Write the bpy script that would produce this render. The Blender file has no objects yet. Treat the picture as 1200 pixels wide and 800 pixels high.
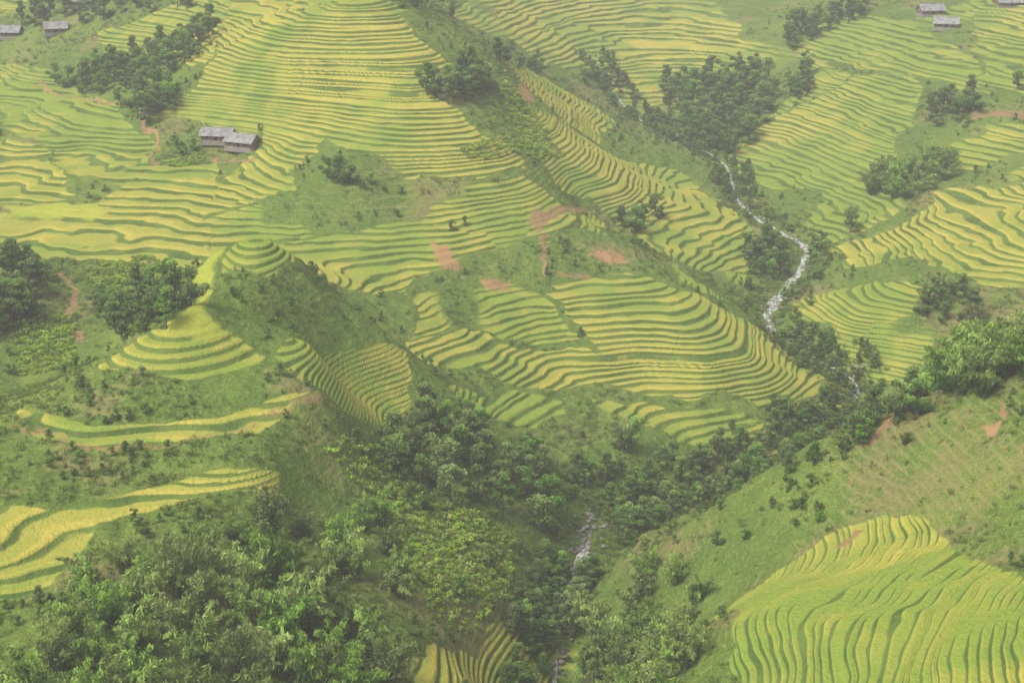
import bpy, math, numpy as np, time
T0=time.time()
rng=np.random.default_rng(7)
F=1648.0; PITCH=math.radians(20)
cp,sp=math.cos(PITCH),math.sin(PITCH)
# ---------- survey of the valley: sight bearings + distance -> world metres
def wp(u,v,y):
    a=(u-600)/F; b=(400-v)/F
    s=y/(cp+b*sp)
    return (a*s, y, s*(-sp+b*cp))
STREAM=[(690,60,740),(740,130,670),(800,160,630),(850,190,590),(862,225,552),(885,250,520),(945,285,490),(930,325,460),(905,352,440),(905,380,423),(950,415,406),(1005,448,392),(960,500,372),(900,530,352),(800,585,328),(715,598,320),(690,620,310),(680,650,300),(660,700,284),(650,790,256),(645,900,230)]
CT=[(600,480,350),(600,400,385),(600,300,425),(600,200,470),(560,130,500),(510,70,530),(450,0,570),(390,0,580),
(640,120,560),(700,170,560),(700,250,480),(740,300,435),(830,370,405),(780,230,520),(820,300,470),
(600,0,800),(600,50,700),(700,0,850),(850,100,700),(900,0,850),(1000,0,800),(1100,20,720),(1000,100,640),(1180,130,560),
(1060,190,540),(1000,240,520),(1100,250,480),(1190,220,490),(1000,370,412),(1100,330,420),(1190,300,430),(1190,380,395),
(1200,430,270),(1050,490,272),(920,545,275),(830,598,280),(760,660,275),(1200,650,205),(1200,800,161),(1000,800,180),(1000,700,210),(1040,600,248),(1100,620,233),(1150,540,245),(850,720,218),(870,790,196),(780,780,222),
(225,363,305),(310,283,350),(250,338,325),(225,440,287),(200,500,272),(200,572,252),(330,553,260),(50,620,237),(0,505,270),(60,470,285),
(15,485,280),(110,508,268),(300,492,276),(380,467,288),
(310,312,374),(360,330,366),(355,318,343),(400,352,345),(450,387,345),(420,345,385),(400,328,392),(310,340,326),(310,380,313),(360,400,308),(265,306,340),
(225,400,296),(120,428,293),(310,415,300),(100,430,330),(150,400,330),(60,450,320),(180,375,330),(225,378,327),
(100,370,370),(50,330,390),(150,340,385),(0,400,345),(200,315,400),(100,280,430),(100,240,455),(0,250,450),(200,200,480),(270,165,505),(80,120,560),
(0,50,680),(100,50,640),(150,80,600),(250,0,640),(300,100,520),(400,100,510),(400,200,455),(400,300,412),
(460,400,357),(400,450,320),(400,478,296),(500,430,345),(500,500,325),(450,560,290),(350,600,258),(300,650,237),(100,650,229),(0,590,244),(0,650,226),(0,700,216),(0,800,195),(200,800,198),(400,800,208),(550,800,225),(480,700,240),(580,700,258),(550,620,285),(600,560,310),
(740,520,345),(740,450,375),(740,400,390),(860,500,362),(900,440,385),(965,460,390),(500,360,385)]
P=[wp(*c) for c in STREAM+CT]
P+=[(-200,120,-115),(0,110,-130),(200,120,-95),(60,110,-125),(-420,450,-90),(420,450,-85),(-330,300,-95),(330,260,-80),
    (-500,700,-60),(500,700,-60),(-700,1100,-20),(-250,1100,-20),(150,1150,-60),(500,1150,-30),(-150,800,-30),(0,1000,-60),(700,1000,-20),(0,1500,10),(-600,1600,20),(600,1600,20)]
P=np.array(P)
C=P[:,:2]/100.0
def U(r2): return r2*np.log(r2+1e-9)
n=len(P)
K=U(((C[:,None]-C[None])**2).sum(-1))+np.eye(n)*0.0006
Q=np.c_[np.ones(n),C]
A=np.block([[K,Q],[Q.T,np.zeros((3,3))]])
sol=np.linalg.solve(A,np.r_[P[:,2],0,0,0])
def tps(x,y):
    x=np.asarray(x,float);y=np.asarray(y,float);sh=x.shape
    X=(x.ravel()/100).astype(np.float32);Y=(y.ravel()/100).astype(np.float32)
    out=np.empty(X.size,np.float64)
    for i in range(0,X.size,20000):
        a=X[i:i+20000];b=Y[i:i+20000]
        r2=(a[:,None]-C[None,:,0].astype(np.float32))**2+(b[:,None]-C[None,:,1].astype(np.float32))**2
        out[i:i+20000]=(r2*np.log(r2+1e-9))@sol[:n].astype(np.float32)+sol[n]+sol[n+1]*a+sol[n+2]*b
    return out.reshape(sh)
TAB=rng.random((256,256))
def vn(x,y):
    xi=np.floor(x).astype(int);yi=np.floor(y).astype(int)
    fx=x-xi;fy=y-yi;fx=fx*fx*fx*(fx*(fx*6-15)+10);fy=fy*fy*fy*(fy*(fy*6-15)+10)
    a=TAB[xi&255,yi&255];b=TAB[(xi+1)&255,yi&255];c=TAB[xi&255,(yi+1)&255];d=TAB[(xi+1)&255,(yi+1)&255]
    return ((a*(1-fx)+b*fx)*(1-fy)+(c*(1-fx)+d*fx)*fy)*2-1
def fbm(x,y,s,o=3):
    r=0;a=1
    for k in range(o):
        r=r+a*vn(x/s+17.3*k+5,y/s+9.1*k+3);s*=.5;a*=.5
    return r
def segd(x,y,pl):
    d=np.full(x.shape,1e9)
    for (ax,ay),(bx,by) in zip(pl[:-1],pl[1:]):
        dx,dy=bx-ax,by-ay
        t=np.clip(((x-ax)*dx+(y-ay)*dy)/(dx*dx+dy*dy+1e-9),0,1)
        d=np.minimum(d,np.hypot(x-ax-t*dx,y-ay-t*dy))
    return d
def smooth(pts,m=8):
    p=np.array(pts,float);p=np.vstack([2*p[0]-p[1],p,2*p[-1]-p[-2]]);o=[]
    for i in range(1,len(p)-2):
        for k in range(m):
            t=k/m
            o.append(.5*((2*p[i])+(-p[i-1]+p[i+1])*t+(2*p[i-1]-5*p[i]+4*p[i+1]-p[i+2])*t*t+(-p[i-1]+3*p[i]-3*p[i+1]+p[i+2])*t**3))
    o.append(p[-2]);return np.array(o)
SW=smooth([wp(*c) for c in STREAM],6)
SXY=[tuple(q[:2]) for q in SW]
SXYc=SXY[::3]+[SXY[-1]]
def knoll(x,y):  # smooth weight, 1 over the two conical knolls
    return np.clip((350-y)/12,0,1)*np.clip((-22-x)/15,0,1)
def base(x,y):
    z=tps(x,y)
    d=segd(x,y,SXYc)
    nm=np.clip(d/18,0,1)*(1-.65*knoll(x,y))
    z=z+nm*(1.5*fbm(x,y,30,2)+.40*fbm(x+400,y,9,2))
    z=z-1.8*np.exp(-(d/5)**2)
    return z
def rays(uv):
    uv=np.array(uv,float);ys=np.geomspace(115,1400,420)
    a=(uv[:,0]-600)/F;b=(400-uv[:,1])/F
    s=ys[None]/(cp+b*sp)[:,None]
    X=a[:,None]*s;Z=s*(-sp+b*cp)[:,None];Y=np.broadcast_to(ys,X.shape)
    G=Z-base(X,Y)
    out=[]
    for i in range(len(uv)):
        k=np.where(G[i]<0)[0]
        k=k[0] if len(k) else len(ys)-1
        k=max(k,1);g0,g1=G[i,k-1],G[i,k]
        t=g0/(g0-g1) if g0!=g1 else 0
        out.append((X[i,k-1]*(1-t)+X[i,k]*t,ys[k-1]*(1-t)+ys[k]*t))
    return out
# ---------- regions
FIELDS={ # name:(poly, step, yellow)
'f1':([(270,-20),(440,-20),(480,40),(525,70),(500,100),(560,150),(625,205),(560,218),(470,198),(420,180),(380,160),(340,200),(350,228),(260,235),(250,215),(300,180),(310,150),(190,135),(240,90),(260,40)],1.25,.72),
'f2':([(110,40),(190,15),(270,-20),(270,30),(235,80),(180,75),(120,70)],1.4,.6),
'f3':([(-40,155),(40,170),(80,200),(85,230),(-40,240)],1.2,.45),
'f3b':([(-30,60),(70,90),(150,130),(175,165),(180,190),(140,215),(85,200),(40,165),(-30,140)],1.2,.15),
'f4':([(140,215),(180,190),(250,185),(250,215),(330,230),(240,250),(260,300),(160,308),(40,300),(-30,280),(-30,250),(100,240)],1.2,.58),
'f5':([(330,285),(480,265),(560,272),(580,290),(480,335),(400,332),(345,300)],1.2,.42),
'f6':([(480,400),(560,390),(700,402),(640,338),(740,315),(800,340),(850,362),(930,405),(1000,455),(990,482),(920,478),(800,462),(700,442),(590,440),(500,425)],1.15,.8),
'f7':([(620,275),(700,250),(718,268),(650,292)],1.1,.8),
'f8':([(600,130),(640,130),(700,170),(790,200),(850,240),(890,285),(875,315),(830,320),(780,300),(740,270),(700,235),(650,220),(610,160)],1.2,.7),
'f8b':([(590,70),(640,90),(720,140),(700,165),(640,125)],1.2,.45),
'f9':([(570,-20),(830,-20),(870,50),(800,85),(700,85),(640,75),(590,40)],1.6,.5),
'f10':([(855,190),(890,150),(1000,90),(1070,85),(1080,120),(1040,200),(960,225),(880,218)],1.2,.40),
'f11':([(930,50),(1000,5),(1060,30),(1130,60),(1150,110),(1070,90),(950,78)],1.4,.35),
'f11b':([(1130,-20),(1230,-20),(1230,110),(1150,100)],1.4,.35),
'f12':([(1110,220),(1230,208),(1230,335),(1130,330),(1080,300),(1000,312),(980,290),(1060,260)],1.15,.82),
'f13':([(925,360),(1000,335),(1080,335),(1090,370),(1010,395),(930,385)],1.0,.8),
'f14':([(838,725),(900,680),(1000,620),(1045,592),(1110,620),(1230,680),(1230,860),(870,860)],.85,.45),
'f15':([(155,402),(225,366),(280,395),(315,415),(300,427),(225,448),(105,438)],1.5,.75),
'f15b':([(12,480),(110,498),(250,487),(370,460),(408,480),(300,507),(110,522),(40,510)],1.35,.85),
'f15c':([(325,415),(380,408),(480,412),(490,440),(440,495),(400,478),(350,445)],1.0,.65),
'f15d':([(-40,585),(60,600),(200,568),(330,550),(325,575),(110,612),(90,650),(60,690),(-40,710)],1.0,.8),
'f16':([(465,785),(640,728),(685,760),(665,830),(480,830)],1.5,.2),
'f17':([(840,500),(880,498),(935,518),(905,545),(880,535)],1.1,.8),
'f18':([(262,320),(310,278),(350,308),(310,324)],1.3,.4),
'o1':([(240,255),(330,235),(420,225),(470,262),(330,280),(345,300),(265,300)],1.2,.15),
'o2':([(480,270),(560,225),(640,225),(720,280),(620,320),(560,300)],1.15,.12),
'o3':([(500,440),(600,450),(800,470),(900,500),(850,520),(720,490),(560,480)],1.3,.08),
'o4':([(480,340),(620,330),(680,395),(560,388),(480,395)],1.2,.15),
'o6':([(790,300),(880,320),(900,380),(850,355),(800,335)],1.1,.2),
'o7':([(890,145),(960,80),(1000,88)],1.4,.15),
'o8':([(960,225),(1050,200),(1100,225),(980,285),(950,270)],1.2,.12),
'o9':([(1120,150),(1230,145),(1230,205),(1100,218)],1.3,.12),
'o10':([(950,400),(1100,375),(1080,440),(1020,450)],1.1,.3),
}
LAWN={'l1':[(5,243),(90,234),(135,245),(110,258),(40,257)],'l2':[(232,304),(258,304),(250,335),(240,368),(215,370),(235,345)],'l3':[(185,390),(225,360),(262,388),(225,396)]}
SOIL={'s1':[(604,96),(620,98),(628,122),(610,124)],'s2':[(622,250),(685,243),(692,251),(640,268),(620,276)],'s3':[(505,282),(524,284),(543,315),(516,318)],
's4':[(1135,133),(1210,133),(1210,142),(1135,142)],'s5':[(562,323),(600,325),(597,340),(570,338)],'s6':[(688,290),(740,296),(733,309),(690,304)],'s7':[(655,316),(700,320),(690,328),(655,326)],'s9':[(240,180),(300,184),(300,190),(240,186)]}
TRAILS={'p1':[(165,125),(168,150),(185,160),(190,175),(175,180),(180,190)],'p2':[(45,95),(60,108),(115,118),(160,125)],'p3':[(70,320),(90,345),(75,375),(100,400)],
'p4':[(1055,480),(1040,500),(1020,515)],'p6':[(638,275),(640,320)],'p7':[(985,640),(1012,618)],'p5':[(1170,470),(1165,500)],'p8':[(15,500),(110,524),(250,512),(400,486)]}
LSH={'a':[(430,540),(520,590),(600,640),(600,705),(540,745),(480,700),(450,620)],'b':[(10,380),(90,370),(85,430),(20,440)],'c':[(590,85),(625,130),(660,185),(620,180),(585,110)],'d':[(540,175),(640,175),(640,190),(560,190)],'e':[(100,325),(200,330),(180,300),(110,312)],'f':[(380,530),(450,520),(500,560),(430,580)],'h':[(195,190),(240,178),(235,190),(200,196)]}
GROVES=[ # kind, poly, spacing, scale lo, hi
('bamboo_grove','B',[(110,740),(210,710),(330,695),(400,700),(440,730),(460,800),(440,930),(-60,930),(-60,830),(60,790)],6.6,1.1,1.6),
('bamboo_grove','B',[(100,690),(210,645),(330,615),(390,620),(420,690),(330,690),(210,700),(100,740)],6.3,.9,1.25),
('bamboo_grove','B',[(380,640),(440,600),(480,620),(480,700),(430,720)],7,.8,1.15),
('tree_grove','T',[(455,530),(500,510),(560,510),(590,545),(650,600),(630,635),(600,610),(530,600),(470,570)],6.6,.9,1.3),
('bamboo_grove','B',[(450,540),(510,480),(560,500),(520,570)],6.5,.9,1.2),
('bamboo_grove','B',[(680,735),(770,715),(820,755),(800,820),(760,880),(670,880),(665,790)],5.6,1.0,1.35),
('bamboo_grove','B',[(740,690),(790,670),(820,710),(760,725)],6,.8,1.1),
('tree_grove','T',[(580,560),(630,540),(655,570),(620,600)],5.5,.7,1.0),
('bamboo_grove','B',[(1075,455),(1150,430),(1240,410),(1240,460),(1170,462),(1110,468)],5,1.1,1.7),
('tree_grove','T',[(1000,505),(1080,470),(1095,480),(1020,518),(980,528)],4.5,.7,1.05),
('tree_grove','T',[(925,548),(985,520),(990,530),(935,555)],4.5,.4,.65),
('tree_grove','T',[(800,110),(830,95),(880,80),(905,105),(885,165),(855,188),(825,172),(800,155)],7.5,1.0,1.6),
('tree_grove','T',[(925,110),(940,75),(950,100),(940,120)],7,.9,1.2),
('tree_grove','T',[(910,55),(960,25),(1010,5),(1010,22),(960,45),(920,70)],8,1.0,1.5),
('tree_grove','T',[(60,95),(130,75),(190,65),(245,30),(255,38),(210,85),(150,115),(100,110)],7,.9,1.3),
('tree_grove','T',[(140,125),(190,100),(210,125),(170,150)],6.5,.9,1.3),
('tree_grove','T',[(-30,15),(120,5),(220,0),(220,10),(100,30),(-30,40)],9,.8,1.3),
('tree_grove','T',[(500,105),(530,95),(570,95),(575,115),(530,130),(505,120)],5,.9,1.2),
('bamboo_grove','B',[(445,0),(520,0),(530,20),(480,25)],7,.8,1.1),
('tree_grove','T',[(575,65),(650,75),(640,85),(580,78)],6,.6,.9),
('tree_grove','T',[(-30,320),(35,315),(55,330),(30,385),(-30,410)],5.4,.8,1.3),
('tree_grove','T',[(115,350),(215,340),(225,360),(190,392),(130,392)],5.6,.75,1.1),
('bamboo_grove','B',[(1010,228),(1060,205),(1112,190),(1118,208),(1060,235)],5,1.0,1.5),
('tree_grove','T',[(1080,138),(1135,112),(1145,130),(1100,155)],6,.9,1.2),
('tree_grove','T',[(675,95),(705,85),(720,95),(710,110)],7,.9,1.2),
('tree_grove','T',[(870,295),(900,280),(925,305),(910,330),(885,325)],4.5,.7,1.0),
('tree_grove','T',[(770,100),(800,90),(810,130),(785,130)],7,.8,1.2),
('tree_grove','T',[(1070,365),(1130,350),(1140,375),(1090,385)],5,.7,1.1),
]
LONE=[('tree',398,212,1.05),('tree',412,216,.8),('tree',385,210,.8),('tree',745,270,1.15),('tree',768,252,.95),('tree',728,264,.85),('tree',750,258,.9),('bamboo_clump',737,530,1.2),('tree',725,528,.8),
('tree',997,272,1.1),('bamboo_clump',1100,358,1.25),('bamboo_clump',1120,345,1.0),('bamboo_clump',1085,355,.9),('tree',1192,105,.9),('tree',530,268,.4),('tree',545,262,.35),('tree',215,182,.6),('tree',205,172,.6),('tree',228,176,.5),
('tree',950,305,.7),('tree',962,295,.9),('tree',305,152,.35),('tree',600,60,.6),('tree',630,68,.5),('tree',435,215,.45),('tree',775,255,.6),('tree',650,700,.4),('bamboo_clump',540,700,.7),('bamboo_clump',500,600,.8),('tree',330,600,.4),('tree',570,660,.6),
('bamboo_clump',1060,520,.4),('tree',930,105,.9),('tree',1000,510,.5),('tree',840,640,.4),('bamboo_clump',610,650,.5),('tree',300,610,.35),('tree',690,560,.6),('tree',1025,420,.4),('tree',470,225,.3)]
HOUSES=[(285,174,11,6,-25,'w'),(256,165,11,5.5,-8,'w'),(1090,17,12,7,10,'w'),(1108,33,11,7,-15,'w'),(1182,6,13,8,5,'w'),(10,42,12,7,0,'w'),(66,38,10,7,15,'w'),(96,8,10,7,5,'w')]
allp=[];
def reg(l): i=len(allp);allp.extend(l);return (i,len(l))
iF={k:reg(v[0]) for k,v in FIELDS.items()};iL={k:reg(v) for k,v in LAWN.items()};iS={k:reg(v) for k,v in SOIL.items()}
iT={k:reg(v) for k,v in TRAILS.items()};iH={k:reg(v) for k,v in LSH.items()};iG=[reg(g[2]) for g in GROVES]
iO=reg([(l[1],l[2]) for l in LONE]);iB=reg([(h[0],h[1]) for h in HOUSES])
R=rays(allp)
g=lambda t:R[t[0]:t[0]+t[1]]
def pmask(x,y,poly,soft):
    m=np.zeros(x.shape);p=np.array(poly)
    s=(x>p[:,0].min()-soft)&(x<p[:,0].max()+soft)&(y>p[:,1].min()-soft)&(y<p[:,1].max()+soft)
    if not s.any(): return m
    X=x[s];Y=y[s];ins=np.zeros(X.shape,bool)
    for (ax,ay),(bx,by) in zip(poly,poly[1:]+poly[:1]):
        c=((ay>Y)!=(by>Y))&(X<(bx-ax)*(Y-ay)/((by-ay) or 1e-9)+ax);ins^=c
    d=segd(X,Y,poly+poly[:1]);sd=np.where(ins,d,-d)
    m[s]=np.clip(.5+sd/soft,0,1);return m
def surface(x,y):
    z=base(x,y)
    kn=knoll(x,y);wk=1-.75*kn
    wx=x+3.2*wk*fbm(x,y+90,13,3);wy=y+3.2*wk*fbm(x+77,y,13,3)
    field=np.zeros(x.shape);step=np.full(x.shape,1.4);yel=np.full(x.shape,.2)
    for k,(q,st,ye) in FIELDS.items():
        m=pmask(wx,wy,g(iF[k]),2.5);
        if k[0]=='o': m=m*np.clip(.55+.9*fbm(x,y,22,2),.0,.85)
        w=m>field
        step=np.where(w,st,step);yel=np.where(w,ye,yel);field=np.maximum(field,m)
    lawn=np.zeros(x.shape)
    for k in LAWN: lawn=np.maximum(lawn,pmask(wx,wy,g(iL[k]),1.5))
    soil=np.zeros(x.shape);sx=x+1.6*fbm(x,y,4,2);sy=y+1.6*fbm(x+50,y,4,2)
    for k in SOIL: soil=np.maximum(soil,.80*pmask(sx,sy,g(iS[k]),2.5))
    for k in TRAILS: soil=np.maximum(soil,(.6 if k=='p8' else .9)*np.clip(1.5-segd(sx,sy,g(iT[k])),0,1))
    far=np.clip((y-640)/80,0,1)*np.clip(.6+2.5*fbm(x,y,90,2),0,1)
    w=far>field;step=np.where(w,1.6,step);field=np.maximum(field,far)
    t=z/step+400;t=t+(1-.8*kn)*(.5*vn(t*.8,x/60+y/90)+.45*vn(t*.27+9,x/80-y/110))   # uneven terrace heights
    k=np.floor(t);f=t-k
    r=.30;gg=np.clip((f-(1-r))/r,0,1);gg=gg*gg*(3-2*gg)
    zt=z+step*(gg*.92+.08*f-f)
    near=np.clip((x-40)/30,0,1)*np.clip((300-y)/20,0,1)
    relief=np.maximum(field,.5*(1-.8*near)*np.clip(1.3*fbm(x,y,40,2)+.2,0,1))*(1-.6*lawn)*(1-.7*soil)
    rough=(1-field)*(1-lawn)*(.5*fbm(x,y,3.5,2)+near*.5*fbm(x+9,y+4,8,2))
    zz=z*(1-relief)+zt*relief+rough
    return zz,t,field,yel,lawn,soil
# ---------- materials
class NT:
    def __init__(s,name):
        s.m=bpy.data.materials.new(name);s.m.use_nodes=True;s.t=s.m.node_tree;s.t.nodes.clear()
        s.out=s.t.nodes.new('ShaderNodeOutputMaterial')
    def n(s,ty,**kw):
        nd=s.t.nodes.new(ty)
        for k,v in kw.items():
            if k.startswith('_'): setattr(nd,k[1:],v)
        return nd
    def put(s,sock,v):
        if isinstance(v,bpy.types.NodeSocket): s.t.links.new(v,sock)
        else:
            if isinstance(v,tuple) and len(v)==3 and sock.type=='RGBA': v=(*v,1)
            sock.default_value=v
    def math(s,op,a,b=0.0,c=None,clamp=False):
        nd=s.n('ShaderNodeMath',_operation=op,_use_clamp=clamp);s.put(nd.inputs[0],a);s.put(nd.inputs[1],b)
        if c is not None:s.put(nd.inputs[2],c)
        return nd.outputs[0]
    def mix(s,f,a,b,blend='MIX'):
        nd=s.n('ShaderNodeMix',_data_type='RGBA',_blend_type=blend);s.put(nd.inputs[0],f);s.put(nd.inputs[6],a);s.put(nd.inputs[7],b);return nd.outputs[2]
    def attr(s,name):
        nd=s.n('ShaderNodeAttribute',_attribute_name=name);return nd.outputs['Fac']
    def pos(s): return s.n('ShaderNodeNewGeometry').outputs['Position']
    def noise(s,vec,scale,detail=3,rough=.55):
        nd=s.n('ShaderNodeTexNoise');s.put(nd.inputs['Vector'],vec);s.put(nd.inputs['Scale'],scale);s.put(nd.inputs['Detail'],detail);s.put(nd.inputs['Roughness'],rough);return nd.outputs['Fac']
    def ramp(s,v,a,b,c=0.,d=1.):
        nd=s.n('ShaderNodeMapRange',_interpolation_type='SMOOTHSTEP');s.put(nd.inputs[0],v);s.put(nd.inputs[1],a);s.put(nd.inputs[2],b);s.put(nd.inputs[3],c);s.put(nd.inputs[4],d);return nd.outputs[0]
    def bsdf(s,col,rough=.9,bump=None,bs=.5,bd=.3,spec=.1):
        if spec is None:
            p=s.n('ShaderNodeBsdfDiffuse');s.put(p.inputs['Color'],col)
        else:
            p=s.n('ShaderNodeBsdfPrincipled');s.put(p.inputs['Base Color'],col);s.put(p.inputs['Roughness'],rough);s.put(p.inputs['Specular IOR Level'],spec)
        if bump is not None:
            b=s.n('ShaderNodeBump');s.put(b.inputs['Strength'],bs);s.put(b.inputs['Distance'],bd);s.put(b.inputs['Height'],bump);s.t.links.new(b.outputs[0],p.inputs['Normal'])
        return p.outputs[0]
    def done(s,sh): s.t.links.new(sh,s.out.inputs[0]);return s.m
def mat_terrain():
    M=NT('terrain_rice_and_grass');p=M.pos()
    t=M.attr('t');field=M.attr('field');yel=M.attr('yel');lawn=M.attr('lawn');soil=M.attr('soil');mid=M.attr('n_mid');big=M.attr('n_big');brk=M.attr('n_brk');wid=M.attr('n_wid')
    f=M.math('FRACT',t);lv=M.math('FLOOR',t)
    fine=M.noise(p,.9,3,.7);vf=M.noise(p,3.5,1,.7)
    vor=M.n('ShaderNodeTexVoronoi');M.put(vor.inputs['Vector'],p);M.put(vor.inputs['Scale'],.06)
    sep=M.n('ShaderNodeSeparateColor');M.t.links.new(vor.outputs['Color'],sep.inputs[0])
    wn2=M.n('ShaderNodeTexWhiteNoise',_noise_dimensions='1D');M.put(wn2.inputs['W'],M.math('ADD',lv,M.math('MULTIPLY',sep.outputs[0],97.3)))
    rip=M.math('ADD',yel,M.math('MULTIPLY',M.math('SUBTRACT',wn2.outputs['Value'],.5),.65))
    rip=M.math('ADD',rip,M.math('MULTIPLY',M.math('SUBTRACT',big,.5),.9))
    rip=M.math('ADD',rip,M.math('MULTIPLY',M.math('SUBTRACT',mid,.5),.6),clamp=True)
    rice=M.mix(rip,(.23,.34,.05),(.58,.47,.09))
    rice=M.mix(M.ramp(fine,.35,.7),rice,M.mix(.7,rice,(.38,.39,.06)))
    rice=M.mix(M.math('MULTIPLY',M.ramp(vf,.5,.75),.35),rice,(.18,.22,.035))
    lip=M.math('MAXIMUM',M.ramp(f,.24,.08),M.ramp(f,.86,.91))
    tread=M.mix(.38,rice,(.23,.31,.05))
    rice=M.mix(lip,tread,rice)
    ris=M.mix(mid,(.085,.15,.028),(.14,.22,.04))
    ris=M.mix(M.math('MULTIPLY',M.ramp(fine,.5,.7),.6),ris,(.27,.20,.09))
    fn=M.math('ADD',f,M.math('MULTIPLY',M.math('SUBTRACT',fine,.5),.18))
    fn=M.math('ADD',fn,M.math('MULTIPLY',M.math('SUBTRACT',wid,.5),.30))
    band=M.math('MULTIPLY',M.ramp(fn,.57,.70),M.ramp(f,.92,.86))
    fcol=M.mix(band,rice,ris)
    g1=M.mix(big,(.145,.22,.038),(.215,.28,.052))
    g1=M.mix(M.math('MULTIPLY',mid,.7),g1,(.115,.185,.034))
    g1=M.mix(M.math('MULTIPLY',M.ramp(fine,.45,.7),.75),g1,(.28,.34,.07))
    g1=M.mix(M.math('MULTIPLY',M.ramp(vf,.45,.68),.8),g1,(.05,.095,.02))
    g1=M.mix(M.math('MULTIPLY',M.math('MULTIPLY',lip,.35),M.ramp(brk,.5,.75)),g1,(.33,.33,.09))
    g1=M.mix(M.math('MULTIPLY',M.ramp(M.math('ADD',M.math('MULTIPLY',brk,.4),M.math('MULTIPLY',fine,.6)),.58,.70),.45),g1,(.30,.21,.11))
    col=M.mix(M.ramp(field,.35,.6),g1,fcol)
    col=M.mix(M.math('MULTIPLY',lawn,.8),col,M.mix(M.ramp(fine,.3,.7),(.38,.44,.05),(.48,.48,.07)))
    col=M.mix(M.ramp(M.math('ADD',soil,M.math('MULTIPLY',M.math('SUBTRACT',fine,.5),1.2)),.35,.85,0.,.95),col,M.mix(mid,(.45,.25,.12),(.33,.20,.10)))
    return M.done(M.bsdf(col,.95,fine,.9,.7,None))
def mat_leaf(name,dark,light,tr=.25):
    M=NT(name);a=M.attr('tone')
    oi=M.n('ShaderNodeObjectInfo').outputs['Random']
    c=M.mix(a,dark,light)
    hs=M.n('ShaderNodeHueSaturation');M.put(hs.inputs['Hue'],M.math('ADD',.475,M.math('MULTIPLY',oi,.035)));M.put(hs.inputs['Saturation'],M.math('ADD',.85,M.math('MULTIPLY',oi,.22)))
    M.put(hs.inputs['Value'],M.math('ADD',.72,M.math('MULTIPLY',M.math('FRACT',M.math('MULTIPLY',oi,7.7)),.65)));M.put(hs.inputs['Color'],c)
    d=M.n('ShaderNodeBsdfDiffuse');M.t.links.new(hs.outputs[0],d.inputs[0])
    tl=M.n('ShaderNodeBsdfTranslucent');M.t.links.new(hs.outputs[0],tl.inputs[0])
    mx=M.n('ShaderNodeMixShader');mx.inputs[0].default_value=tr;M.t.links.new(d.outputs[0],mx.inputs[1]);M.t.links.new(tl.outputs[0],mx.inputs[2])
    return M.done(mx.outputs[0])
def mat_simple(name,c1,c2,scale,rough=.85,bs=.4):
    M=NT(name);nz=M.noise(M.pos(),scale,4,.65);return M.done(M.bsdf(M.mix(M.ramp(nz,.35,.65),c1,c2),rough,nz,bs,.1,.2))
MT=mat_terrain()
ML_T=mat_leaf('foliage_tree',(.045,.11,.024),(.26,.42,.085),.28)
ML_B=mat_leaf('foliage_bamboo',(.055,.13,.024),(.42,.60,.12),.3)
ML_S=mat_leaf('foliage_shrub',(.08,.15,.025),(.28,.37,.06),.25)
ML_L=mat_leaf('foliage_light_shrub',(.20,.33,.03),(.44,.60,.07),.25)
MB=mat_simple('bark',(.09,.07,.05),(.16,.13,.10),2.)
MC=mat_simple('bamboo_culm',(.10,.14,.05),(.20,.22,.09),2.)
def mk(name,V,faces,mats,mi=None,tone=None,link=True,smooth_=False):
    me=bpy.data.meshes.new(name);V=np.asarray(V,np.float32)
    me.vertices.add(len(V));me.vertices.foreach_set('co',V.ravel())
    L=np.concatenate([np.asarray(f,np.int32).ravel() for f in faces]);
    tot=np.concatenate([np.full(len(f),np.asarray(f).shape[1],np.int32) for f in faces])
    st=np.r_[0,np.cumsum(tot)[:-1]].astype(np.int32)
    me.loops.add(len(L));me.loops.foreach_set('vertex_index',L)
    me.polygons.add(len(tot));me.polygons.foreach_set('loop_start',st);me.polygons.foreach_set('loop_total',tot)
    if mi is not None: me.polygons.foreach_set('material_index',np.asarray(mi,np.int32))
    if smooth_: me.polygons.foreach_set('use_smooth',np.ones(len(tot),bool))
    for m in mats: me.materials.append(m)
    if tone is not None:
        a=me.attributes.new('tone','FLOAT','POINT');a.data.foreach_set('value',np.asarray(tone,np.float32))
    me.update(calc_edges=True);me.validate()
    o=bpy.data.objects.new(name,me)
    if link: bpy.context.scene.collection.objects.link(o)
    return o
# ---------- terrain
NC=960
ys=np.r_[np.geomspace(112,350,520)[:-1],np.geomspace(350,650,690)[:-1],np.geomspace(650,900,190),np.geomspace(903,5000,110)]
ss=np.linspace(-1,1,NC)
GX=ss[None]*(.45*ys[:,None]+10)*np.where(ys>900,1+(ys-900)/1500,1)[:,None];GY=np.repeat(ys[:,None],NC,1)
gy=np.minimum(GY,1600);gx=np.clip(GX,-1300,1300)
z,t,field,yel,lawn,soil=surface(gx,gy)
sm=lambda v,a,b:np.clip((v-a)/(b-a),0,1)**2*(3-2*np.clip((v-a)/(b-a),0,1))
nbig=sm(fbm(gx+11,gy,48,3),-.6,.6);nmid=sm(fbm(gx+70,gy+31,10,3),-.6,.6);nbrk=.5+.5*np.clip(fbm(gx+5,gy+600,20,4),-1,1);nwid=.5+.5*np.clip(fbm(gx+3,gy+900,9,2),-1,1)
nr=len(ys)
idx=np.arange(nr*NC,dtype=np.int32).reshape(nr,NC)
q=np.stack([idx[:-1,:-1],idx[:-1,1:],idx[1:,1:],idx[1:,:-1]],-1).reshape(-1,4)
ter=mk('terrain',np.stack([GX,GY,z],-1).reshape(-1,3),[q],[MT],smooth_=True)
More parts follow.
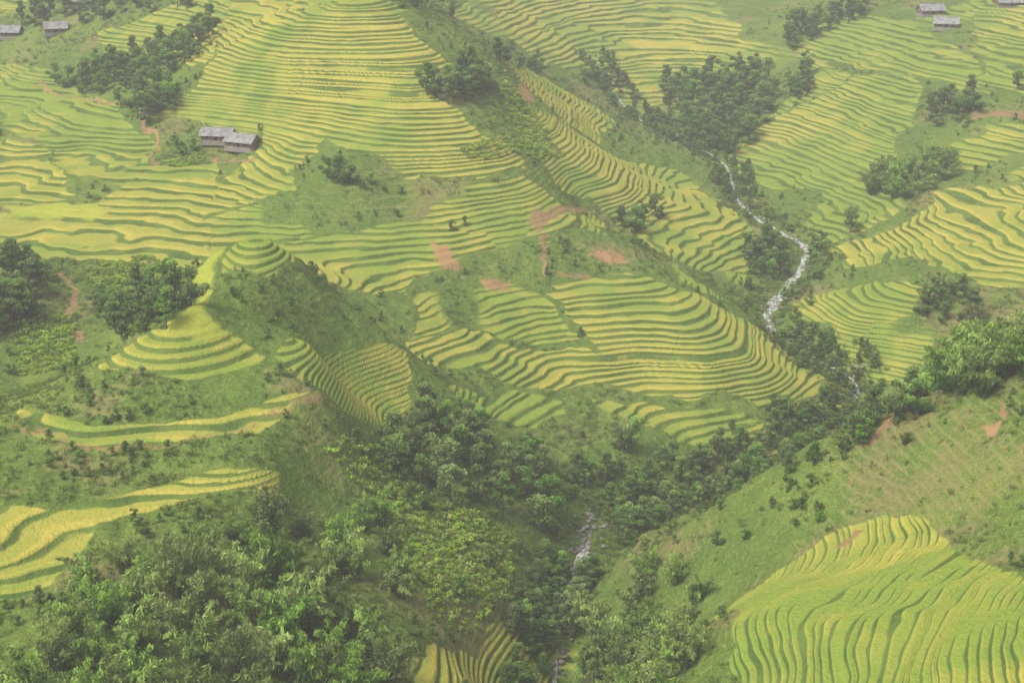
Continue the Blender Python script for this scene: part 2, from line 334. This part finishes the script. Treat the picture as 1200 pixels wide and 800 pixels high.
for nm,v in (('t',t),('field',field),('yel',yel),('lawn',lawn),('soil',soil),('n_big',nbig),('n_mid',nmid),('n_brk',nbrk),('n_wid',nwid)):
    a=ter.data.attributes.new(nm,'FLOAT','POINT');a.data.foreach_set('value',v.ravel().astype(np.float32))
# ---------- vegetation meshes
def tube(pts,rad,k=5):
    pts=np.array(pts);m=len(pts);V=[];
    for i,pv in enumerate(pts):
        d=pts[min(i+1,m-1)]-pts[max(i-1,0)];d/=np.linalg.norm(d)+1e-9
        a=np.cross(d,[.3,.9,.1]);a/=np.linalg.norm(a);b=np.cross(d,a)
        for j in range(k):
            th=2*math.pi*j/k;V.append(pv+rad[i]*(a*math.cos(th)+b*math.sin(th)))
    Fc=[[i*k+j,i*k+(j+1)%k,(i+1)*k+(j+1)%k,(i+1)*k+j] for i in range(m-1) for j in range(k)]
    return np.array(V),np.array(Fc)
def leaves(Pc,L,W,droop,r):
    n=len(Pc);d=r.normal(size=(n,3));d[:,2]-=droop;d/=np.linalg.norm(d,axis=1)[:,None]
    a=np.cross(d,r.normal(size=(n,3)));a/=np.linalg.norm(a,axis=1)[:,None]
    l=(L*r.uniform(.6,1.3,n))[:,None];w=(W*r.uniform(.6,1.3,n))[:,None]
    V=np.stack([Pc-d*l*.5,Pc+a*w*.5,Pc+d*l*.5,Pc-a*w*.5],1).reshape(-1,3)
    return V,np.arange(4*n).reshape(n,4)
def assemble(name,parts,leafV,leafF,tone,mats):
    V=[];Fs=[];mi=[];o=0;tn=[]
    for v,f in parts: V.append(v);Fs.append(f+o);mi+= [0]*len(f);o+=len(v);tn.append(np.zeros(len(v)))
    V.append(leafV);Fs.append(leafF+o);mi+=[1]*len(leafF);tn.append(np.repeat(tone,4))
    return mk(name,np.vstack(V),[np.vstack(Fs)],mats,mi,np.concatenate(tn),link=False)
def make_tree(seed,H=9.,W=3.2,nc=20,nl=100):
    r=np.random.default_rng(seed);parts=[]
    lean=r.normal(size=2)*.3
    tp=[np.array([lean[0]*s*s,lean[1]*s*s,H*.8*s-.6*(s==0)]) for s in np.linspace(0,1,6)]
    parts.append(tube(tp,[.28,.22,.18,.14,.09,.04],6))
    LP=[];TN=[]
    for i in range(nc):
        h=r.uniform(.16,.98);prof=math.sin(math.pi*min(1,(h*.9+.12)))**.7
        th=r.uniform(0,2*math.pi);rr=W*prof*r.uniform(.35,1.0)
        c=np.array([math.cos(th)*rr,math.sin(th)*rr,H*h]);
        st=tp[1]+(tp[-1]-tp[1])*max(0,h-.3)
        parts.append(tube([st,(st+c)/2+np.array([0,0,.15]),c],[.08,.05,.02],4))
        R=r.uniform(.6,1.3)*W/3.2
        d=r.normal(size=(nl,3));d/=np.linalg.norm(d,axis=1)[:,None];d*=(r.uniform(.35,1.05,nl)**.6)[:,None]
        pts=c+d*R*np.array([1.1,1.1,.75]);LP.append(pts)
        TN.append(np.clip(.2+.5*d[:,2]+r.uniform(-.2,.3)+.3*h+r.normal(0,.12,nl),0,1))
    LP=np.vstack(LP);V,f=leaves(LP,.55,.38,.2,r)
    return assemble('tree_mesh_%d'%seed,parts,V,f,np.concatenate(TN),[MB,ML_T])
def make_bamboo(seed,H=9.5,ncul=17,nl=140):
    r=np.random.default_rng(seed);parts=[];LP=[];TN=[]
    for i in range(ncul):
        th=r.uniform(0,2*math.pi);o=np.array([math.cos(th),math.sin(th),0]);h=H*r.uniform(.45,1.08);k=r.uniform(1.0,4.0)
        b0=o*r.uniform(0,.9);s=np.linspace(0,1,8)
        pts=[b0+o*(k*q**2.2)+np.array([0,0,h*(q-.26*q**5)-(.5 if q==0 else 0)]) for q in s]
        parts.append(tube(pts,[.06,.06,.055,.05,.04,.03,.02,.01],3))
        q=r.uniform(.15,1.04,nl)**.8;c=b0+o*(k*q**2.2)[:,None]+np.c_[np.zeros(nl),np.zeros(nl),h*(q-.26*q**5)]
        off=r.normal(size=(nl,3))*(.42*np.sin(np.pi*np.clip(q*.85+.12,0,1))+.05)[:,None]*np.array([1,1,.8]);off[:,2]-=.3
        LP.append(c+off);bt=r.uniform(-.3,.3)
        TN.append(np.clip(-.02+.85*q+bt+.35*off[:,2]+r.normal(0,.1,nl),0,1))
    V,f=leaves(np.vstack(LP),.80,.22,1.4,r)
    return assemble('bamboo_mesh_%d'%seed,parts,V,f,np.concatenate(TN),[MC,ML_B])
def make_shrub(seed,mat,big=.3,nl=60):
    r=np.random.default_rng(seed);LP=[];TN=[];parts=[]
    for i in range(5):
        c=np.array([r.normal()*.5,r.normal()*.5,r.uniform(.25,.8)]);parts.append(tube([(0,0,-.3),c*.6,c],[.04,.03,.01],3))
        d=r.normal(size=(nl//5,3));d/=np.linalg.norm(d,axis=1)[:,None];d*=.5*r.uniform(.4,1,(nl//5,1))
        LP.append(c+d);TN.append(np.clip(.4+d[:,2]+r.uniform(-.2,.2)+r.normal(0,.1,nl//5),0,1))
    V,f=leaves(np.vstack(LP),big,big*.65,.0,r)
    return assemble('shrub_mesh_%d'%seed,parts,V,f,np.concatenate(TN),[MB,mat])
def coll(name,obs):
    c=bpy.data.collections.new(name)
    for o in obs:c.objects.link(o)
    return c
TR=[make_tree(1),make_tree(2,10,2.6,20),make_tree(3,8,3.6,22),make_tree(4,10.5,3.0,24)]
BA=[make_bamboo(11),make_bamboo(12,10.5,15),make_bamboo(13,8.5,19),make_bamboo(14,10,13)]
SH=[make_shrub(21,ML_S),make_shrub(22,ML_S),make_shrub(23,ML_S)]
LS=[make_shrub(31,ML_L,.42,80),make_shrub(32,ML_L,.42,80)]
cT,cB,cS,cL=coll('src_tree',TR),coll('src_bamboo',BA),coll('src_shrub',SH),coll('src_light_shrub',LS)
def gn(name,col):
    ng=bpy.data.node_groups.new(name,'GeometryNodeTree')
    ng.interface.new_socket('Geometry',in_out='INPUT',socket_type='NodeSocketGeometry');ng.interface.new_socket('Geometry',in_out='OUTPUT',socket_type='NodeSocketGeometry')
    N=ng.nodes;L=ng.links;i=N.new('NodeGroupInput');o=N.new('NodeGroupOutput')
    ip=N.new('GeometryNodeInstanceOnPoints');ci=N.new('GeometryNodeCollectionInfo');ci.inputs['Collection'].default_value=col
    ci.inputs['Separate Children'].default_value=True;ci.inputs['Reset Children'].default_value=True
    def at(nm,ty):
        a=N.new('GeometryNodeInputNamedAttribute');a.data_type=ty;a.inputs['Name'].default_value=nm
        return [s for s in a.outputs if s.enabled and s.name=='Attribute'][0]
    ip.inputs['Pick Instance'].default_value=True
    L.new(i.outputs[0],ip.inputs['Points']);L.new(ci.outputs[0],ip.inputs['Instance']);L.new(at('idx','INT'),ip.inputs['Instance Index'])
    L.new(at('rot','FLOAT_VECTOR'),ip.inputs['Rotation']);L.new(at('scl','FLOAT_VECTOR'),ip.inputs['Scale'])
    L.new(ip.outputs[0],o.inputs[0]);return ng
GN={id(c):gn('scatter_'+c.name,c) for c in (cT,cB,cS,cL)}
def scatter(name,pts,sc,col,ng=None):
    m=len(pts)
    if m==0:return
    me=bpy.data.meshes.new(name);me.vertices.add(m);me.vertices.foreach_set('co',np.asarray(pts,np.float32).ravel())
    a=me.attributes.new('idx','INT','POINT');a.data.foreach_set('value',rng.integers(0,len(col.objects),m).astype(np.int32))
    a=me.attributes.new('rot','FLOAT_VECTOR','POINT');rt=np.zeros((m,3),np.float32);rt[:,2]=rng.uniform(0,6.28,m);rt[:,:2]=rng.normal(0,.05,(m,2));a.data.foreach_set('vector',rt.ravel())
    s=np.asarray(sc)[:,None]*np.c_[rng.uniform(.85,1.2,m),rng.uniform(.85,1.2,m),rng.uniform(.85,1.15,m)]
    a=me.attributes.new('scl','FLOAT_VECTOR','POINT');a.data.foreach_set('vector',s.astype(np.float32).ravel())
    o=bpy.data.objects.new(name,me);bpy.context.scene.collection.objects.link(o)
    md=o.modifiers.new('instances','NODES');md.node_group=ng or GN[id(col)]
    return o
def fill(poly,sp,r):
    p=np.array(poly);lo=p.min(0);hi=p.max(0);m=int((hi-lo).prod()/(sp*sp)*3)+20
    m=min(m,6000)
    c=r.uniform(lo,hi,(m,2));k=pmask(c[:,0],c[:,1],[tuple(a) for a in poly],.01)>.5;c=c[k];o=[]
    for a in c:
        if all((a[0]-b[0])**2+(a[1]-b[1])**2>(sp*.8)**2 for b in o[-400:]): o.append(a)
    return np.array(o).reshape(-1,2)
for gi,(nm,kd,po,sp_,lo,hi) in enumerate(GROVES):
    c=fill(g(iG[gi]),sp_,rng)
    if not len(c): continue
    zc=surface(c[:,0],c[:,1])[0]
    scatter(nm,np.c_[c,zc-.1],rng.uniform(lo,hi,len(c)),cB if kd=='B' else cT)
lp=np.array(g(iO));lz=surface(lp[:,0],lp[:,1])[0]
for (nm,u,v,s),q,zz in zip(LONE,lp,lz):
    src=(TR if nm=='tree' else BA)[rng.integers(0,3)]
    o=bpy.data.objects.new(nm,src.data);o.location=(q[0],q[1],zz-.1);o.rotation_euler=(0,0,rng.uniform(0,6.3));o.scale=(s*rng.uniform(.9,1.2),s*rng.uniform(.9,1.2),s);bpy.context.scene.collection.objects.link(o)
def bank(name,i0,i1,m,dmin,dmax,lo,hi,col):
    ii=rng.uniform(i0*6,i1*6,m);k=np.minimum(ii.astype(int),len(SW)-2);fr=(ii-k)[:,None]
    c=SW[k,:2]*(1-fr)+SW[k+1,:2]*fr;d=SW[k+1,:2]-SW[k,:2];d/=np.linalg.norm(d,axis=1)[:,None]
    nn=np.c_[-d[:,1],d[:,0]];sg=np.where(rng.random(m)<.5,-1,1)*rng.uniform(dmin,dmax,m);c=c+nn*sg[:,None]
    scatter(name,np.c_[c,surface(c[:,0],c[:,1])[0]-.1],rng.uniform(lo,hi,m),col)
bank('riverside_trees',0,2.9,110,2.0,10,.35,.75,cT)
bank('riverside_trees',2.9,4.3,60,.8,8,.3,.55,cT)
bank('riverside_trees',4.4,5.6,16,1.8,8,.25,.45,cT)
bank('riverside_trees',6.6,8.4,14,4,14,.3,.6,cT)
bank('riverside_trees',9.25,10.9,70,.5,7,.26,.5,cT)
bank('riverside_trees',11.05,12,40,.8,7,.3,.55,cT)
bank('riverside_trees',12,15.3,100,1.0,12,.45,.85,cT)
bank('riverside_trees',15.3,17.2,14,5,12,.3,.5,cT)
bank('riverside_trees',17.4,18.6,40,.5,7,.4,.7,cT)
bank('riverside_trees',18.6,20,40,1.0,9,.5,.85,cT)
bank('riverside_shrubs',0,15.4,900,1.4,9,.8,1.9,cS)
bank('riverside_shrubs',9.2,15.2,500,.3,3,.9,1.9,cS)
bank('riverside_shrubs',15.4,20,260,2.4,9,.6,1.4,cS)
m=74000
sy=np.exp(rng.uniform(math.log(125),math.log(820),m));sx=rng.uniform(-1,1,m)*(.43*sy+8)
zz,_,fd,_,lw,so=surface(sx,sy)
dens=np.clip(.45+1.1*fbm(sx,sy,28,3),.1,1)
kp=(fd<.3)&(lw<.2)&(so<.3)&(rng.random(m)<dens)&(segd(sx,sy,SXYc)>3.2)
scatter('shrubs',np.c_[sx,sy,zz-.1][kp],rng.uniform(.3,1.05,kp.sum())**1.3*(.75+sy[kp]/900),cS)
kp=(fd<.2)&(lw<.2)&(so<.3)&(rng.random(m)<.12*np.clip(.15+1.4*fbm(sx+90,sy,22,3),.0,1))&(segd(sx,sy,SXYc)>3.2)
scatter('bushes',np.c_[sx,sy,zz-.15][kp],rng.uniform(.12,.34,kp.sum()),cT)
pp=[]
for k in LSH:
    c=fill(g(iH[k]),1.5,rng);pp.append(c)
pp=np.vstack(pp);scatter('light_green_shrubs',np.c_[pp,surface(pp[:,0],pp[:,1])[0]],rng.uniform(.6,1.5,len(pp)),cL)
# ---------- stream
def mat_water():
    M=NT('white_water');p=M.pos();a=M.noise(p,.7,4,.7);b=M.noise(p,3.,3,.7)
    foam=M.ramp(M.math('ADD',M.math('MULTIPLY',a,.6),M.math('MULTIPLY',b,.4)),.44,.60)
    return M.done(M.bsdf(M.mix(foam,(.24,.24,.18),(.78,.79,.76)),.4,M.math('ADD',a,b),.6,.3,.4))
MW=mat_water()
S=smooth([q for q in SW[::3]],14);nS=len(S);V=[]
tz=base(S[:,0],S[:,1]);zs=np.minimum.accumulate(tz);zs=np.convolve(np.pad(zs,4,'edge'),np.ones(9)/9,'valid')+.4
wS=np.interp(np.arange(nS)/nS*20,[0,2.5,3.5,5,6,7,8.5,9.1,9.4,10.7,11,11.2,14,16,17.2,18,20],[.4,.45,.5,.7,1.7,1.4,3.2,1.8,.4,.4,.9,.4,.6,1.7,1.7,.6,.6])
for i in range(nS):
    d=S[min(i+1,nS-1)]-S[max(i-1,0)];nn=np.array([-d[1],d[0]]);nn/=np.linalg.norm(nn)
    w=wS[i]*(1+.6*vn(np.array(i*.13),np.array(.5))+.5*vn(np.array(i*.4),np.array(3.5)));w=max(w,.2)
    for j in range(9):
        q=(j/8*2-1);V.append([S[i,0]+nn[0]*q*w,S[i,1]+nn[1]*q*w,zs[i]-.25*q*q+.12*rng.normal()])
q=np.array([[i*9+j,i*9+j+1,(i+1)*9+j+1,(i+1)*9+j] for i in range(nS-1) for j in range(8)])
mk('stream',V,[q],[MW],smooth_=True)
MR=mat_simple('river_rock',(.16,.15,.13),(.34,.32,.28),1.2)
import bmesh
RK=[]
for s in range(3):
    bm=bmesh.new();bmesh.ops.create_icosphere(bm,subdivisions=2,radius=1)
    for v in bm.verts:
        c=v.co;k=1+.28*float(vn(np.array(c.x*1.6+s*9+20),np.array(c.y*1.6+c.z*1.3+20)));v.co=c*k;v.co.z*=.62
    me=bpy.data.meshes.new('rock');bm.to_mesh(me);bm.free();me.materials.append(MR);RK.append(bpy.data.objects.new('rock_mesh_%d'%s,me))
cR=coll('src_rock',RK);ii=rng.integers(nS//6,nS,600);rp=S[ii,:2]+rng.normal(0,1.9,(600,2))
scatter('river_rocks',np.c_[rp,base(rp[:,0],rp[:,1])+.25],rng.uniform(.2,.8,600),cR,gn('scatter_rock',cR))
# ---------- houses
MWd=mat_simple('timber_wall',(.16,.11,.07),(.26,.19,.13),3.);MRf=mat_simple('fibre_cement_roof',(.20,.20,.20),(.38,.37,.36),.6);MDk=mat_simple('dark_opening',(.02,.018,.015),(.03,.025,.02),3.);MSt=mat_simple('stone_plinth',(.25,.23,.2),(.35,.33,.3),2.)
def box(nm,c,s,mat,par,rx=0):
    bm=bmesh.new();bmesh.ops.create_cube(bm,size=1)
    for v in bm.verts: v.co.x*=s[0];v.co.y*=s[1];v.co.z*=s[2]
    bmesh.ops.bevel(bm,geom=bm.edges[:],offset=min(s)*.08,segments=1,affect='EDGES')
    me=bpy.data.meshes.new(nm);bm.to_mesh(me);bm.free();me.materials.append(mat);o=bpy.data.objects.new(nm,me);bpy.context.scene.collection.objects.link(o)
    o.parent=par;o.location=c;o.rotation_euler=(rx,0,0);return o
def house(x,y,z,L,W,rz):
    e=bpy.data.objects.new('wooden_house',None);bpy.context.scene.collection.objects.link(e);e.location=(x,y,z);e.rotation_euler=(0,0,math.radians(rz))
    hw=2.5;rk=.36
    box('plinth',(0,0,-.6),(L+.8,W+.8,1.8),MSt,e)
    V=[(-L/2,-W/2,.3),(L/2,-W/2,.3),(L/2,W/2,.3),(-L/2,W/2,.3),(-L/2,-W/2,hw),(L/2,-W/2,hw),(L/2,W/2,hw),(-L/2,W/2,hw),(-L/2,0,hw+W*rk),(L/2,0,hw+W*rk)]
    o=mk('walls',V,[np.array([[0,1,5,4],[2,3,7,6]]),np.array([[1,2,6,9,5],[3,0,4,8,7]])],[MWd]);o.parent=e
    a=math.atan2(W*rk,W/2);sl=math.hypot(W/2,W*rk)+1.0
    for sg,nm in ((-1,'roof_front'),(1,'roof_back')):
        cy=sg*math.cos(a)*sl/2;cz=hw+W*rk+.12-math.sin(a)*sl/2
        box(nm,(0,cy,cz),(L+1.4,sl,.12),MRf,e,-sg*a)
        for k in range(int(L*1.2)):
            xx=-L/2-.5+k*(L+1)/max(1,int(L*1.2)-1);box('rib_%d'%k,(xx,cy,cz+.08),(.12,sl,.06),MRf,e,-sg*a)
    box('ridge_cap',(0,0,hw+W*rk+.22),(L+1.5,.35,.12),MRf,e)
    box('door',(0,-W/2-.02,1.3),(1.2,.1,2.0),MDk,e)
    for xx in (-L*.3,L*.3): box('window',(xx,-W/2-.02,1.6),(1.0,.1,.9),MDk,e);box('window_sill',(xx,-W/2-.06,1.1),(1.2,.16,.08),MWd,e)
    for k in range(4): box('post_%d'%k,(-L/2+.2+k*(L-.4)/3,-W/2-.6,1.3),(.16,.16,2.2),MWd,e)
hp=g(iB)
for (u,v,L,W,rz,_),(x,y) in zip(HOUSES,hp): house(x,y,float(surface(np.array([x]),np.array([y]))[0][0])+.3,L,W,rz)
# ---------- light, haze, camera
sc=bpy.context.scene
w=bpy.data.worlds.new('World');sc.world=w;w.use_nodes=True;nt=w.node_tree
bg=nt.nodes['Background'];sk=nt.nodes.new('ShaderNodeTexSky');sk.sky_type='NISHITA';sk.sun_disc=False;sk.sun_elevation=math.radians(55);sk.sun_rotation=math.radians(235);sk.air_density=1;sk.dust_density=3
hs=nt.nodes.new('ShaderNodeHueSaturation');hs.inputs['Saturation'].default_value=.22;nt.links.new(sk.outputs[0],hs.inputs['Color']);nt.links.new(hs.outputs[0],bg.inputs[0]);bg.inputs[1].default_value=.15
sd=bpy.data.lights.new('sun','SUN');sd.energy=3.1;sd.angle=math.radians(25);sd.color=(1,.96,.88);so_=bpy.data.objects.new('sun',sd);sc.collection.objects.link(so_)
from mathutils import Vector
el,az=math.radians(55),math.radians(235);Ld=Vector((math.sin(az)*math.cos(el),math.cos(az)*math.cos(el),math.sin(el)))
so_.rotation_euler=Ld.to_track_quat('Z','Y').to_euler()
M=NT('haze');v=M.n('ShaderNodeVolumeScatter');v.inputs['Color'].default_value=(1,.985,.93,1);v.inputs['Density'].default_value=.00038;v.inputs['Anisotropy'].default_value=.0
M.t.links.new(v.outputs[0],M.out.inputs['Volume'])
bm=bmesh.new();bmesh.ops.create_cube(bm,size=1);me=bpy.data.meshes.new('haze');bm.to_mesh(me);bm.free();me.materials.append(M.m);hz=bpy.data.objects.new('haze_air',me);hz.scale=(1300,1500,320);hz.location=(0,650,-140);sc.collection.objects.link(hz)
cd=bpy.data.cameras.new('camera');cam=bpy.data.objects.new('camera',cd);sc.collection.objects.link(cam);cd.sensor_width=36;cd.lens=F/1200*36;cd.clip_end=12000;cam.rotation_euler=(math.pi/2-PITCH,0,0);sc.camera=cam
sc.view_settings.view_transform='Standard';sc.view_settings.look='None';sc.view_settings.exposure=0
